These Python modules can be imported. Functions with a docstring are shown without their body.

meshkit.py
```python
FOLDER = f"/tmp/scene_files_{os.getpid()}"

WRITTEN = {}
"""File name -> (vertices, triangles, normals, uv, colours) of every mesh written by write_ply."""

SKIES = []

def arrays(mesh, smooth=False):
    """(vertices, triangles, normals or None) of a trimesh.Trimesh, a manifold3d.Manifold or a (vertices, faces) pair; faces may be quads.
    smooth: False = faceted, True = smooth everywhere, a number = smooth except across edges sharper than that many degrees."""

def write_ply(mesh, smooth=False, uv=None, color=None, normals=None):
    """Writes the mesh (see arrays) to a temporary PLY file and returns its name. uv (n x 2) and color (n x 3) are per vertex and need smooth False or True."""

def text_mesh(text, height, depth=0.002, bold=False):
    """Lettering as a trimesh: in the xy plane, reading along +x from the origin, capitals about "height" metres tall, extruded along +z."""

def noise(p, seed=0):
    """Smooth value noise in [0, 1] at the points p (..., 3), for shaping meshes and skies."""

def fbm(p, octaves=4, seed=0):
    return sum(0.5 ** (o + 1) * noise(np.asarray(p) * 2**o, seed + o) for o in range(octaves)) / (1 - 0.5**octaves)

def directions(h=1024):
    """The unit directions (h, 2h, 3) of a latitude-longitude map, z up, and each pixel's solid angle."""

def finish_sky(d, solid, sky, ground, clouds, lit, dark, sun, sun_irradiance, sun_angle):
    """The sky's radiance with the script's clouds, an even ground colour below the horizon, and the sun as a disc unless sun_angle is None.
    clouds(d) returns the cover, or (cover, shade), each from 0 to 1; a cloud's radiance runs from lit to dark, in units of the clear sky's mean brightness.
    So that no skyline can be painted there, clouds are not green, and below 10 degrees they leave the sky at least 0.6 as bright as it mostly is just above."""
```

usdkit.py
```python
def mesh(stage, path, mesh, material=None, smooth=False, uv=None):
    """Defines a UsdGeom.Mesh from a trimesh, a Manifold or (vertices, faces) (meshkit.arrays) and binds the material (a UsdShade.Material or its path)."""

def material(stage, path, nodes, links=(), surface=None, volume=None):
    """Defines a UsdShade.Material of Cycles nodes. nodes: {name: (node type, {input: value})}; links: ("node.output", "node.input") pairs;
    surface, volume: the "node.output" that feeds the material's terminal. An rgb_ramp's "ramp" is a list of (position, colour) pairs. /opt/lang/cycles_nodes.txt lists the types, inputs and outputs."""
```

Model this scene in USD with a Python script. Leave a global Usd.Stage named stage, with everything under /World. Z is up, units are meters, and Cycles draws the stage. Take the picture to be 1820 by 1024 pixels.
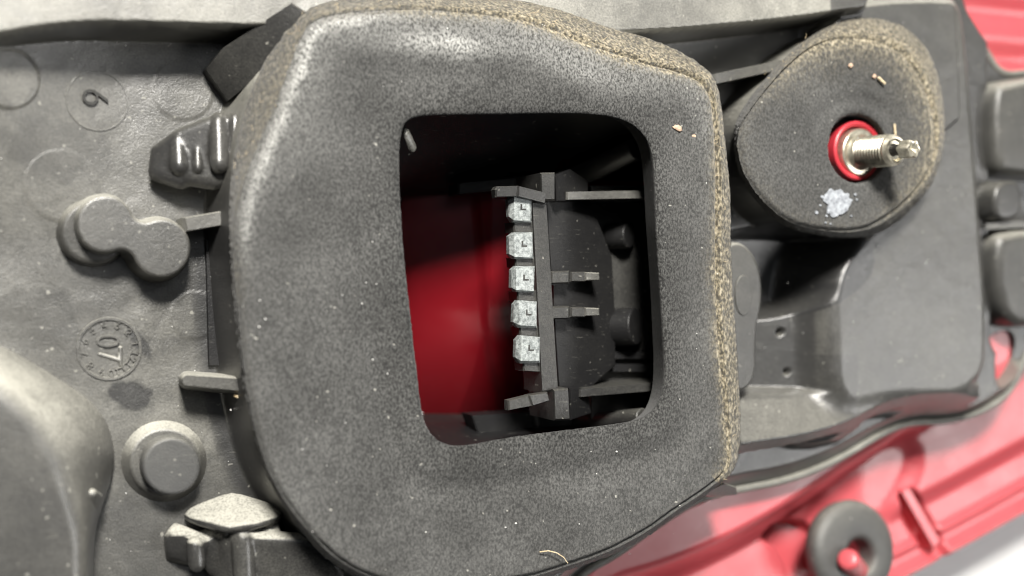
import math, random, sys
import numpy as np
import trimesh
import manifold3d as m3
import shapely
from shapely.geometry import Polygon
from scipy.spatial import cKDTree
from pxr import Usd, UsdGeom, UsdLux, UsdShade, Sdf, Gf, Vt
import usdkit, meshkit

stage = Usd.Stage.CreateInMemory()
UsdGeom.SetStageUpAxis(stage, UsdGeom.Tokens.z)
UsdGeom.SetStageMetersPerUnit(stage, 1.0)
UsdGeom.Xform.Define(stage, '/World')
UsdGeom.Scope.Define(stage, '/World/Looks')
rng = np.random.default_rng(7)
random.seed(7)
MM = 0.001

# ------------------------------------------------------------------ camera (lengths in mm while modelling)
TH = math.radians(22.0)          # the lens looks across the lamp from the left
DIST = 230.0
FW = np.array([math.sin(TH), 0, -math.cos(TH)])
RT = np.array([math.cos(TH), 0, math.sin(TH)])
UPV = np.array([0, 1.0, 0])
CAM = -FW * DIST
cam = UsdGeom.Camera.Define(stage, '/World/camera')
mat4 = Gf.Matrix4d(*RT, 0, *UPV, 0, *(-FW), 0, *(CAM * MM), 1)
cam.AddTransformOp().Set(mat4)
HAP = 36.0
FOC = HAP * DIST / 182.0
cam.CreateHorizontalApertureAttr(HAP)
cam.CreateVerticalApertureAttr(HAP * 576 / 1024)
cam.CreateFocalLengthAttr(FOC)
cam.CreateClippingRangeAttr(Gf.Vec2f(0.01, 20))
cam.CreateFStopAttr(FOC / 5.5)
cam.CreateFocusDistanceAttr((DIST + 10.0) * MM)
cam.CreateExposureAttr(0.0)

def U(px, py, z):
    """world point (mm) at height z that the photograph shows at pixel px, py"""
    u, v = (px - 910.0) * 0.1 / DIST, (512.0 - py) * 0.1 / DIST
    d = FW + RT * u + UPV * v
    return CAM + d * ((z - CAM[2]) / d[2])

def UL(pts, z):
    if np.ndim(z) == 0:
        return np.array([U(x, y, z) for x, y in pts])
    return np.array([U(x, y, zz) for (x, y), zz in zip(pts, z)])

# ------------------------------------------------------------------ room lamp, plus added fill and sheen lights
def look(pos, target):
    f = np.array(target, float) - np.array(pos, float); f /= np.linalg.norm(f)
    up = np.array([0, 0, 1.0]) if abs(f[2]) < 0.95 else np.array([0, 1.0, 0])
    r = np.cross(f, up); r /= np.linalg.norm(r); u = np.cross(r, f)
    return Gf.Matrix4d(*r, 0, *u, 0, *(-f), 0, *(np.array(pos) * MM), 1)

def rect(name, pos, target, w, h, power, color):
    l = UsdLux.RectLight.Define(stage, '/World/' + name)
    l.AddTransformOp().Set(look(pos, target))
    l.CreateWidthAttr(w * MM); l.CreateHeightAttr(h * MM)
    l.CreateIntensityAttr(power); l.CreateColorAttr(Gf.Vec3f(*color))

KD = np.array([-0.20, 0.60, 0.77]); KD /= np.linalg.norm(KD)
rect('key_lamp', KD * 900, (0, 0, 0), 170, 170, 250.0, (1.0, 0.965, 0.90))
rect('sheen_softbox', (980, -230, 1080), (90, -20, -20), 600, 430, 10.0, (1.0, 0.99, 0.97))  # added softbox, unseen; makes the broad sheen on the right side
rect('ceiling_fill', (-200, 0, 1900), (0, 0, 0), 2600, 2600, 0.06, (0.86, 0.92, 1.0))  # added bluish fill for light bounced off the ceiling
rect('gloss_panel', (-20, 330, 1100), (0, 0, 0), 620, 260, 1.2, (0.95, 0.98, 1.0))  # added panel, unseen; lends the left floor its gloss

# ------------------------------------------------------------------ materials
def mat(name, nodes, links, surface='p.BSDF'):
    return usdkit.material(stage, '/World/Looks/' + name, nodes, links, surface=surface)

def dusty(name, black=(0.020, 0.020, 0.021), dust=(0.41, 0.40, 0.35), base=0.10, amt=0.35, side=0.9, rough=(0.34, 0.72), speck=0.25, grain=0.35, bumpd=0.00008, lo=0.12, hi=0.75, spec=0.5):
    """black moulded plastic; dust has settled on it, most of all on what faced up when the lamp was on the car (+y)"""
    n = {
        'g': ('geometry', {}),
        'sx': ('separate_xyz', {}),
        'up': ('map_range', {'from_min': lo, 'from_max': hi, 'to_min': 0.0, 'to_max': side, 'clamp': True}),
        'patch': ('noise_texture', {'scale': 30.0, 'detail': 4.0, 'roughness': 0.6}),
        'pm': ('map_range', {'from_min': 0.34, 'from_max': 0.70, 'to_min': base, 'to_max': base + amt, 'clamp': True}),
        'fine': ('noise_texture', {'scale': 2600.0, 'detail': 3.0, 'roughness': 0.7}),
        'fm': ('map_range', {'from_min': 0.3, 'from_max': 0.72, 'to_min': 1.0 - grain, 'to_max': 1.0 + grain, 'clamp': True}),
        'mid': ('noise_texture', {'scale': 330.0, 'detail': 4.0, 'roughness': 0.65, 'distortion': 0.6}),
        'mm': ('map_range', {'from_min': 0.33, 'from_max': 0.68, 'to_min': 0.84, 'to_max': 1.18, 'clamp': True}),
        'add': ('math', {'math_type': 'add'}),
        'cl': ('attribute', {'attribute': 'clean'}),
        'clm': ('math', {'math_type': 'subtract', 'value1': 1.0}),
        'mul3': ('math', {'math_type': 'multiply'}),
        'mul': ('math', {'math_type': 'multiply'}),
        'mul2': ('math', {'math_type': 'multiply'}),
        'sp': ('noise_texture', {'scale': 800.0, 'detail': 1.0}),
        'sm': ('map_range', {'from_min': 0.735, 'from_max': 0.78, 'to_min': 0.0, 'to_max': speck, 'clamp': True}),
        'smap': ('mapping', {'rotation': (0.0, 0.0, 0.5), 'scale': (260.0, 3200.0, 900.0)}),
        'sn': ('noise_texture', {'scale': 1.0, 'detail': 2.0, 'roughness': 0.6}),
        'smap2': ('mapping', {'rotation': (0.0, 0.0, -0.9), 'scale': (180.0, 3600.0, 900.0)}),
        'sn2': ('noise_texture', {'scale': 1.0, 'detail': 2.0, 'roughness': 0.6}),
        'sx1': ('math', {'math_type': 'maximum'}),
        'sm2': ('map_range', {'from_min': 0.69, 'from_max': 0.76, 'to_min': 0.0, 'to_max': 0.16, 'clamp': True}),
        'tot0': ('math', {'math_type': 'add'}),
        'tot': ('math', {'math_type': 'add', 'use_clamp': True}),
        'c': ('mix', {'mix_type': 'mix', 'color1': black, 'color2': dust}),
        'r': ('map_range', {'from_min': 0.04, 'from_max': 0.7, 'to_min': rough[0], 'to_max': rough[1], 'clamp': True}),
        'hb': ('math', {'math_type': 'add'}),
        'b': ('bump', {'distance': bumpd, 'strength': 0.8}),
        'p': ('principled_bsdf', {'ior': 1.55, 'specular_ior_level': spec}),
    }
    l = [('g.normal', 'sx.vector'), ('sx.y', 'up.value'), ('g.position', 'patch.vector'), ('g.position', 'fine.vector'),
         ('g.position', 'mid.vector'), ('g.position', 'sp.vector'), ('patch.fac', 'pm.value'), ('fine.fac', 'fm.value'), ('mid.fac', 'mm.value'),
         ('up.result', 'add.value1'), ('pm.result', 'add.value2'), ('add.value', 'mul.value1'), ('fm.result', 'mul.value2'),
         ('mul.value', 'mul2.value1'), ('mm.result', 'mul2.value2'), ('sp.fac', 'sm.value'), ('mul2.value', 'mul3.value1'), ('cl.fac', 'clm.value2'), ('clm.value', 'mul3.value2'), ('mul3.value', 'tot0.value1'), ('sm.result', 'tot0.value2'), ('tot0.value', 'tot.value1'), ('sm2.result', 'tot.value2'), ('g.position', 'smap.vector'), ('smap.vector', 'sn.vector'), ('g.position', 'smap2.vector'), ('smap2.vector', 'sn2.vector'), ('sn.fac', 'sx1.value1'), ('sn2.fac', 'sx1.value2'), ('sx1.value', 'sm2.value'),
         ('tot.value', 'c.fac'), ('c.color', 'p.base_color'), ('tot.value', 'r.value'), ('r.result', 'p.roughness'),
         ('fine.fac', 'hb.value1'), ('mid.fac', 'hb.value2'), ('hb.value', 'b.height'), ('b.normal', 'p.normal')]
    return mat(name, n, l)

M = {}
M['housing'] = dusty('dusty_black_plastic', base=0.10, amt=0.17, side=0.78, rough=(0.34, 0.60), speck=0.35, grain=0.42, spec=0.95)
M['housing_clean'] = dusty('wiped_black_plastic', base=0.05, amt=0.10, side=0.5, rough=(0.34, 0.6), speck=0.2)
M['gloss'] = dusty('glossy_black_plastic', base=0.02, amt=0.08, side=0.16, rough=(0.30, 0.6), grain=0.6, bumpd=0.00004)
M['rim'] = dusty('worn_rim_plastic', base=0.24, amt=0.2, side=0.3, rough=(0.3, 0.6))
M['gloss_dusty'] = dusty('glossy_dusty_plastic', base=0.03, amt=0.12, side=0.85, rough=(0.24, 0.8), grain=0.6, bumpd=0.00005, lo=0.22, hi=0.5)
M['inside'] = dusty('clean_black_plastic', black=(0.008, 0.008, 0.009), base=0.0, amt=0.03, side=0.0, rough=(0.46, 0.6), speck=0.25, grain=0.5, spec=0.32)
M['board'] = dusty('worn_black_plastic', black=(0.014, 0.014, 0.015), base=0.02, amt=0.10, side=0.08, rough=(0.34, 0.6), speck=0.5, grain=0.6)
M['rubber'] = dusty('black_rubber', black=(0.042, 0.043, 0.045), base=0.05, amt=0.08, side=0.22, rough=(0.5, 0.7))

def foam(name, dark, light, amount):
    n = {
        'g': ('geometry', {}),
        'map': ('mapping', {'scale': (1.0, 0.62, 1.0)}),
        'f1': ('noise_texture', {'scale': 2900.0, 'detail': 3.0, 'roughness': 0.7}),
        'f1m': ('map_range', {'from_min': 0.40, 'from_max': 0.66, 'to_min': 0.0, 'to_max': 1.0, 'clamp': True}),
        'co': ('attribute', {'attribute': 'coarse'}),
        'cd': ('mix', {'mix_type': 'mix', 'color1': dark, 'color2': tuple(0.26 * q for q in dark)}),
        'clt': ('mix', {'mix_type': 'mix', 'color1': light, 'color2': tuple(0.84 * q for q in light)}),
        'c': ('mix', {'mix_type': 'mix'}),
        'big': ('noise_texture', {'scale': 70.0, 'detail': 4.0}),
        'bm': ('map_range', {'from_min': 0.3, 'from_max': 0.7, 'to_min': 0.72, 'to_max': 1.25, 'clamp': True}),
        'cm': ('vector_math', {'math_type': 'scale'}),
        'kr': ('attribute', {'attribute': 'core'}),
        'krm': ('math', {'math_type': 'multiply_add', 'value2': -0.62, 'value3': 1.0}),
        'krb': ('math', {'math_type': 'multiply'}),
        'sp': ('noise_texture', {'scale': 1000.0, 'detail': 1.5}),
        'sm': ('map_range', {'from_min': 0.745, 'from_max': 0.79, 'to_min': 0.0, 'to_max': 0.8, 'clamp': True}),
        'c2': ('mix', {'mix_type': 'mix', 'color2': (0.42, 0.41, 0.37)}),
        'at': ('attribute', {'attribute': 'dirt'}),
        'dn': ('noise_texture', {'scale': 1100.0, 'detail': 5.0, 'roughness': 0.75}),
        'dm': ('map_range', {'from_min': 0.30, 'from_max': 0.52, 'to_min': 0.0, 'to_max': 1.0, 'clamp': True}),
        'dd': ('math', {'math_type': 'multiply', 'use_clamp': True}),
        'dcol': ('rgb_ramp', {'ramp': [(0.0, (0.04, 0.036, 0.028)), (0.40, (0.07, 0.062, 0.046)), (0.56, (0.30, 0.26, 0.18)), (0.75, (0.58, 0.52, 0.40))]}),
        'dn2': ('noise_texture', {'scale': 1900.0, 'detail': 3.0}),
        'c3': ('mix', {'mix_type': 'mix'}),
        'wr': ('attribute', {'attribute': 'pale_tint'}),
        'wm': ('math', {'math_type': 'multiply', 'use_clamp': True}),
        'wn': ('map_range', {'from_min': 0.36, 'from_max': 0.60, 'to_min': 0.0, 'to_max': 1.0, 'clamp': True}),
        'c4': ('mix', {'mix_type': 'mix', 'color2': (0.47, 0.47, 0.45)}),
        'b': ('bump', {'distance': 0.00022, 'strength': 0.75}),
        'p': ('principled_bsdf', {'roughness': 0.92, 'specular_ior_level': 0.25, 'sheen_weight': 0.14, 'sheen_roughness': 0.5, 'sheen_tint': (0.9, 0.9, 0.9)}),
    }
    l = [('co.fac', 'cd.fac'), ('co.fac', 'clt.fac'), ('cd.color', 'c.color1'), ('clt.color', 'c.color2'), ('g.position', 'map.vector'), ('map.vector', 'f1.vector'), ('g.position', 'big.vector'), ('g.position', 'sp.vector'), ('g.position', 'dn.vector'), ('map.vector', 'dn2.vector'),
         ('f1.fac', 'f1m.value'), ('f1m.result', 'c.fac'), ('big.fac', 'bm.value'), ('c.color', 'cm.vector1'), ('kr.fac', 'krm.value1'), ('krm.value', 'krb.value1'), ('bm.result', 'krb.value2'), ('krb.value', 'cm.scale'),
         ('cm.vector', 'c2.color1'), ('sp.fac', 'sm.value'), ('sm.result', 'c2.fac'),
         ('dn.fac', 'dm.value'), ('dm.result', 'dd.value1'), ('at.fac', 'dd.value2'), ('dn2.fac', 'dcol.fac'),
         ('c2.color', 'c4.color1'), ('wr.fac', 'wm.value1'), ('f1.fac', 'wn.value'), ('wn.result', 'wm.value2'), ('wm.value', 'c4.fac'), ('c4.color', 'c3.color1'), ('dcol.color', 'c3.color2'), ('dd.value', 'c3.fac'), ('c3.color', 'p.base_color'),
         ('f1.fac', 'b.height'), ('b.normal', 'p.normal')]
    return mat(name, n, l)

M['foam'] = foam('grey_black_foam', (0.050, 0.050, 0.049), (0.120, 0.120, 0.116), 1.0)
M['foam_bolt'] = foam('fine_black_foam', (0.042, 0.042, 0.041), (0.104, 0.104, 0.101), 1.0)

def red(name, col, rough, coat):
    n = {'g': ('geometry', {}), 'n': ('noise_texture', {'scale': 90.0, 'detail': 3.0}),
         'm': ('map_range', {'from_min': 0.3, 'from_max': 0.7, 'to_min': rough * 0.8, 'to_max': rough * 1.25, 'clamp': True}),
         'n2': ('noise_texture', {'scale': 700.0, 'detail': 3.0}), 'b': ('bump', {'distance': 0.00003, 'strength': 0.5}),
         'p': ('principled_bsdf', {'base_color': col, 'coat_weight': coat, 'coat_roughness': 0.3, 'ior': 1.5})}
    return mat(name, n, [('g.position', 'n.vector'), ('n.fac', 'm.value'), ('m.result', 'p.roughness'), ('g.position', 'n2.vector'), ('n2.fac', 'b.height'), ('b.normal', 'p.normal')])
M['red'] = red('red_lens_plastic', (0.52, 0.085, 0.10), 0.34, 0.30)
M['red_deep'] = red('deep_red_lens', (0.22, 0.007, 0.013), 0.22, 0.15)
M['red_ring'] = red('red_ring_plastic', (0.50, 0.035, 0.05), 0.35, 0.2)

def metal(name, c1, c2, r1, r2, scale, metallic=1.0, bd=0.00003):
    n = {'g': ('geometry', {}), 'n': ('noise_texture', {'scale': scale, 'detail': 4.0, 'roughness': 0.7}),
         'm': ('map_range', {'from_min': 0.38, 'from_max': 0.62, 'clamp': True}),
         'c': ('mix', {'mix_type': 'mix', 'color1': c1, 'color2': c2}),
         'r': ('map_range', {'from_min': 0.3, 'from_max': 0.7, 'to_min': r1, 'to_max': r2, 'clamp': True}),
         'b': ('bump', {'distance': bd, 'strength': 0.5}),
         'p': ('principled_bsdf', {'metallic': metallic})}
    return mat(name, n, [('g.position', 'n.vector'), ('n.fac', 'm.value'), ('m.result', 'c.fac'), ('c.color', 'p.base_color'), ('n.fac', 'r.value'), ('r.result', 'p.roughness'), ('n.fac', 'b.height'), ('b.normal', 'p.normal')])
M['zinc'] = metal('zinc_plated_steel', (0.58, 0.54, 0.43), (0.74, 0.70, 0.58), 0.28, 0.42, 700.0, metallic=0.85)
M['tin'] = metal('mottled_tinned_metal', (0.16, 0.175, 0.175), (0.42, 0.45, 0.445), 0.42, 0.6, 1500.0, metallic=0.25, bd=0.00008)
M['copper_grey'] = metal('dull_grey_metal', (0.42, 0.41, 0.37), (0.55, 0.54, 0.50), 0.35, 0.5, 1500.0, metallic=0.4)

def plain(name, c1, c2, scale, rough, bd=0.0002):
    n = {'g': ('geometry', {}), 'n': ('noise_texture', {'scale': scale, 'detail': 4.0, 'roughness': 0.65}),
         'm': ('map_range', {'from_min': 0.33, 'from_max': 0.66, 'clamp': True}), 'c': ('mix', {'mix_type': 'mix', 'color1': c1, 'color2': c2}),
         'b': ('bump', {'distance': bd, 'strength': 0.6}), 'p': ('principled_bsdf', {'roughness': rough})}
    return mat(name, n, [('g.position', 'n.vector'), ('n.fac', 'm.value'), ('m.result', 'c.fac'), ('c.color', 'p.base_color'), ('n.fac', 'b.height'), ('b.normal', 'p.normal')])
M['white'] = plain('white_tabletop', (0.80, 0.80, 0.80), (0.86, 0.86, 0.86), 60.0, 0.5, 0.00005)
M['paint'] = plain('white_paint_dab', (0.16, 0.17, 0.19), (0.46, 0.49, 0.53), 1100.0, 0.6)
M['crumb'] = plain('tan_grit', (0.42, 0.27, 0.18), (0.62, 0.47, 0.36), 2500.0, 0.9)
M['straw'] = plain('straw', (0.55, 0.42, 0.24), (0.75, 0.64, 0.45), 1500.0, 0.8)
M['speck'] = plain('pale_grit', (0.75, 0.74, 0.70), (0.9, 0.9, 0.88), 800.0, 0.6)

# ------------------------------------------------------------------ prims
used = {}
def path_for(name, parent):
    base = (parent.GetPath().pathString if parent is not None else '/World') + '/' + name
    k = used.get(base, 0); used[base] = k + 1
    return base if k == 0 else f'{base}_{k:03d}'

def obj(name, mesh, m, parent=None, smooth=30, label=None, attrs=None):
    if hasattr(mesh, 'to_mesh'):
        mm = mesh.to_mesh(); mesh = (mm.vert_properties[:, :3], mm.tri_verts)
    if isinstance(mesh, (tuple, list)):
        v, f = np.asarray(mesh[0], float), np.asarray(mesh[1], int)
        if f.shape[1] == 4:
            f = np.vstack([f[:, [0, 1, 2]], f[:, [0, 2, 3]]])
        mesh = trimesh.Trimesh(v, f, process=False)
    mesh = mesh.copy(); mesh.vertices = np.asarray(mesh.vertices) * MM
    p = usdkit.mesh(stage, path_for(name, parent), mesh, M[m], smooth=smooth)
    if attrs:
        for k, a in attrs.items():
            UsdGeom.PrimvarsAPI(p).CreatePrimvar(k, Sdf.ValueTypeNames.FloatArray, 'vertex').Set(Vt.FloatArray.FromNumpy(np.asarray(a, np.float32)))
    pr = p.GetPrim()
    if label: pr.SetCustomDataByKey('label', label)
    return pr

def tag(pr, label=None, category=None, group=None, kind=None):
    for k, v in (('label', label), ('category', category), ('group', group), ('kind', kind)):
        if v: pr.SetCustomDataByKey(k, v)
    return pr

# ------------------------------------------------------------------ shape tools (mm)
def chaikin(p, n=2):
    p = np.asarray(p, float)
    for _ in range(n):
        q = np.roll(p, -1, 0)
        p = np.stack([0.75 * p + 0.25 * q, 0.25 * p + 0.75 * q], 1).reshape(-1, p.shape[1])
    return p

def area(p):
    x, y = p[:, 0], p[:, 1]
    return 0.5 * np.sum(x * np.roll(y, -1) - np.roll(x, -1) * y)

def ccw(p):
    return p if area(p) > 0 else p[::-1]

def offset(p, d):
    """moves the outline p (n x 2, ccw) outward by d with mitred corners"""
    e = np.roll(p, -1, 0) - p
    e /= np.maximum(np.linalg.norm(e, axis=1, keepdims=True), 1e-9)
    nn = np.stack([e[:, 1], -e[:, 0]], 1)
    a, b = np.roll(nn, 1, 0), nn
    m = a + b
    m /= np.maximum(np.sum(m * m, 1, keepdims=True) / 2, 0.35)
    return p + m * d

def loft(loops, cap_end=True, cap_start=False):
    """loops: equal-length n x 3 loops, from the bottom to the top (ccw)"""
    n = len(loops[0]); V = np.vstack(loops); F = []
    i = np.arange(n); j = (i + 1) % n
    for k in range(len(loops) - 1):
        a, b = k * n, (k + 1) * n
        F.append(np.stack([a + i, a + j, b + j], 1)); F.append(np.stack([a + i, b + j, b + i], 1))
    def cap(loop, base, flip):
        import mapbox_earcut as ec
        t = np.asarray(ec.triangulate_float64(np.ascontiguousarray(loop[:, :2]), np.array([len(loop)], np.uint32))).reshape(-1, 3).astype(int)
        q = loop[:, :2]
        s = np.cross(q[t[:, 1]] - q[t[:, 0]], q[t[:, 2]] - q[t[:, 0]])
        t[s < 0] = t[s < 0][:, ::-1]
        return base + (t[:, ::-1] if flip else t)
    if cap_end: F.append(cap(loops[-1], (len(loops) - 1) * n, False))
    if cap_start: F.append(cap(loops[0], 0, True))
    return trimesh.Trimesh(V, np.vstack(F), process=False)

def pad(px, ztop, zbase, draft=0.0, fillet=0.5, smooth=2, foot=0.0, world=False):
    """a moulded pad whose top edge is the outline px seen at height ztop"""
    p = (np.asarray(px, float) if world else UL(px, ztop)[:, :2])
    p = ccw(p)
    if smooth: p = chaikin(p, smooth)
    h = ztop - zbase
    L = []
    def ring(d, z):
        q = offset(p, d); L.append(np.column_stack([q, np.full(len(q), z)]))
    if foot:
        ring(draft + foot, zbase); ring(draft + foot * 0.35, zbase + foot * 0.3); ring(draft * (1 - foot / h), zbase + foot)
    else:
        ring(draft, zbase)
    if fillet:
        for a in np.linspace(0, math.pi / 2, 5):
            ring(-fillet * (1 - math.cos(a)), ztop - fillet * (1 - math.sin(a)))
    else:
        ring(0, ztop)
    return loft(L, True, True)

def hull(pts):
    return trimesh.convex.convex_hull(np.asarray(pts, float))

def rbox(px, ztop, zbot, bevel=0.3, draft=0.0):
    """convex block: outline px at ztop (may be a list of heights), walls down to zbot"""
    p3 = UL(px, ztop)
    c = p3.mean(0)
    P = []
    for q in p3:
        d = c - q; d[2] = 0; d /= max(np.linalg.norm(d), 1e-9)
        P.append(q + d * bevel); P.append(q - np.array([0, 0, bevel]))
        P.append(np.array([q[0], q[1], zbot]) - d * draft)
    return hull(P)

def ball(c, r, seg=20):
    return m3.Manifold.sphere(r, seg).translate(list(map(float, c)))

def blob(spheres, refine=0):
    return m3.Manifold.batch_hull([ball(c, r) for c, r in spheres])

def rod(a, b, r1, r2=None, seg=28, cap=0.25):
    """a rod with a slightly rounded end at b"""
    a, b = np.array(a, float), np.array(b, float); r2 = r1 if r2 is None else r2
    w = b - a; L = np.linalg.norm(w); w /= L
    u = np.cross(w, [0.3, 0.9, 0.1]); u /= np.linalg.norm(u); v = np.cross(w, u)
    t = np.linspace(0, 2 * math.pi, seg, endpoint=False)
    rings = [(0, r1), (L - cap, r2)] + [(L - cap + cap * math.sin(x), r2 - cap * (1 - math.cos(x))) for x in (0.5, 1.0, math.pi / 2)]
    loops = [a + w * z + r * (np.outer(np.cos(t), u) + np.outer(np.sin(t), v)) for z, r in rings]
    V = np.vstack(loops + [[b], [a]]); F = []
    i = np.arange(seg); j = (i + 1) % seg
    for k in range(len(loops) - 1):
        F += [np.stack([k * seg + i, k * seg + j, (k + 1) * seg + j], 1), np.stack([k * seg + i, (k + 1) * seg + j, (k + 1) * seg + i], 1)]
    e = (len(loops) - 1) * seg
    F += [np.stack([e + i, e + j, np.full(seg, len(V) - 2)], 1), np.stack([j, i, np.full(seg, len(V) - 1)], 1)]
    return trimesh.Trimesh(V, np.vstack(F), process=False)

def circ(cx, cy, rx, ry=None, n=40, rot=0):
    ry = rx if ry is None else ry
    t = np.linspace(0, 2 * math.pi, n, endpoint=False)
    x, y = rx * np.cos(t), ry * np.sin(t)
    c, s = math.cos(rot), math.sin(rot)
    return [(cx + a * c - b * s, cy + a * s + b * c) for a, b in zip(x, y)]

def sstep(t):
    t = np.clip(t, 0, 1); return t * t * (3 - 2 * t)

def sdist(X, Y, poly, smooth=2):
    """signed distance to an outline, positive inside"""
    p = ccw(np.asarray(poly, float)[:, :2])
    if smooth: p = chaikin(p, smooth)
    q = np.roll(p, -1, 0); seg = np.linalg.norm(q - p, axis=1)
    pts = [p[i] + (q[i] - p[i]) * np.linspace(0, 1, max(2, int(seg[i] / 0.12)), endpoint=False)[:, None] for i in range(len(p))]
    d, _ = cKDTree(np.vstack(pts)).query(np.column_stack([X.ravel(), Y.ravel()]), workers=-1)
    ins = shapely.contains_xy(Polygon(p), X.ravel(), Y.ravel())
    return np.where(ins, d, -d).reshape(X.shape)

class Field:
    """a moulded sheet: heights over a grid, raised and sunk by outlines"""
    def __init__(s, x0, x1, y0, y1, step, z):
        s.x, s.y = np.arange(x0, x1, step), np.arange(y0, y1, step)
        s.X, s.Y = np.meshgrid(s.x, s.y); s.Z = np.full(s.X.shape, float(z)); s.step = step
    def set(s, px, z, w, smooth=2, how='lerp', at=None, inner=0.0):
        zz = z if np.ndim(z) == 0 and not callable(z) else None
        zt = zz if at is None else at
        poly = UL(px, zt)[:, :2]
        d = sdist(s.X, s.Y, poly, smooth)
        k = sstep((d + w) / (w + inner)) if w + inner > 0 else (d > 0) * 1.0
        H = z(s.X, s.Y) if callable(z) else z
        if how == 'max': s.Z = np.maximum(s.Z, s.Z + (H - s.Z) * k)
        elif how == 'min': s.Z = np.minimum(s.Z, s.Z + (H - s.Z) * k)
        elif how == 'add': s.Z = s.Z + H * k
        else: s.Z = s.Z + (H - s.Z) * k
        return d
    def at(s, x, y):
        i = np.clip(((np.asarray(y) - s.y[0]) / s.step).round().astype(int), 0, len(s.y) - 1)
        j = np.clip(((np.asarray(x) - s.x[0]) / s.step).round().astype(int), 0, len(s.x) - 1)
        return s.Z[i, j]
    def mesh(s, keep=None):
        ny, nx = s.Z.shape
        V = np.column_stack([s.X.ravel(), s.Y.ravel(), s.Z.ravel()])
        i = (np.arange(ny - 1)[:, None] * nx + np.arange(nx - 1)[None]).ravel()
        Q = np.stack([i, i + 1, i + nx + 1, i + nx], 1)
        if keep is not None: Q = Q[keep.ravel()[Q].all(1)]
        u = np.unique(Q); m = np.full(len(V), -1); m[u] = np.arange(len(u))
        Q = m[Q]
        return trimesh.Trimesh(V[u], np.vstack([Q[:, [0, 1, 2]], Q[:, [0, 2, 3]]]), process=False)

def ray_loop(px, c, n, smooth=2, sig=2.0):
    """radius of a star-shaped outline about c, at n even angles"""
    p = chaikin(px, smooth) - np.array(c)
    q = np.roll(p, -1, 0)
    p = np.vstack([p + (q - p) * t for t in np.linspace(0, 1, 20, endpoint=False)])
    a = np.arctan2(-p[:, 1], p[:, 0]); o = np.argsort(a)
    a, r = a[o], np.linalg.norm(p, axis=1)[o]
    t = np.linspace(-math.pi, math.pi, n, endpoint=False)
    r = np.interp(t, np.r_[a - 2 * math.pi, a, a + 2 * math.pi], np.r_[r, r, r])
    from scipy.ndimage import gaussian_filter1d
    r = gaussian_filter1d(r, sig, mode='wrap')
    return t, np.column_stack([c[0] + r * np.cos(t), c[1] - r * np.sin(t)])

# ================================================================== SETTING
tt = trimesh.creation.box((2400, 2000, 30)); tt.apply_translation((0, 0, -60 - 15))
tag(obj('tabletop', tt, 'white'), 'white tabletop under the lamp, seen in the lower right corner', 'tabletop', kind='structure')

# ================================================================== THE LAMP
lamp = UsdGeom.Xform.Define(stage, '/World/tail_lamp').GetPrim()
tag(lamp, 'back of a red and black tail lamp with foam gaskets and connector opening', 'tail lamp')

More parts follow.
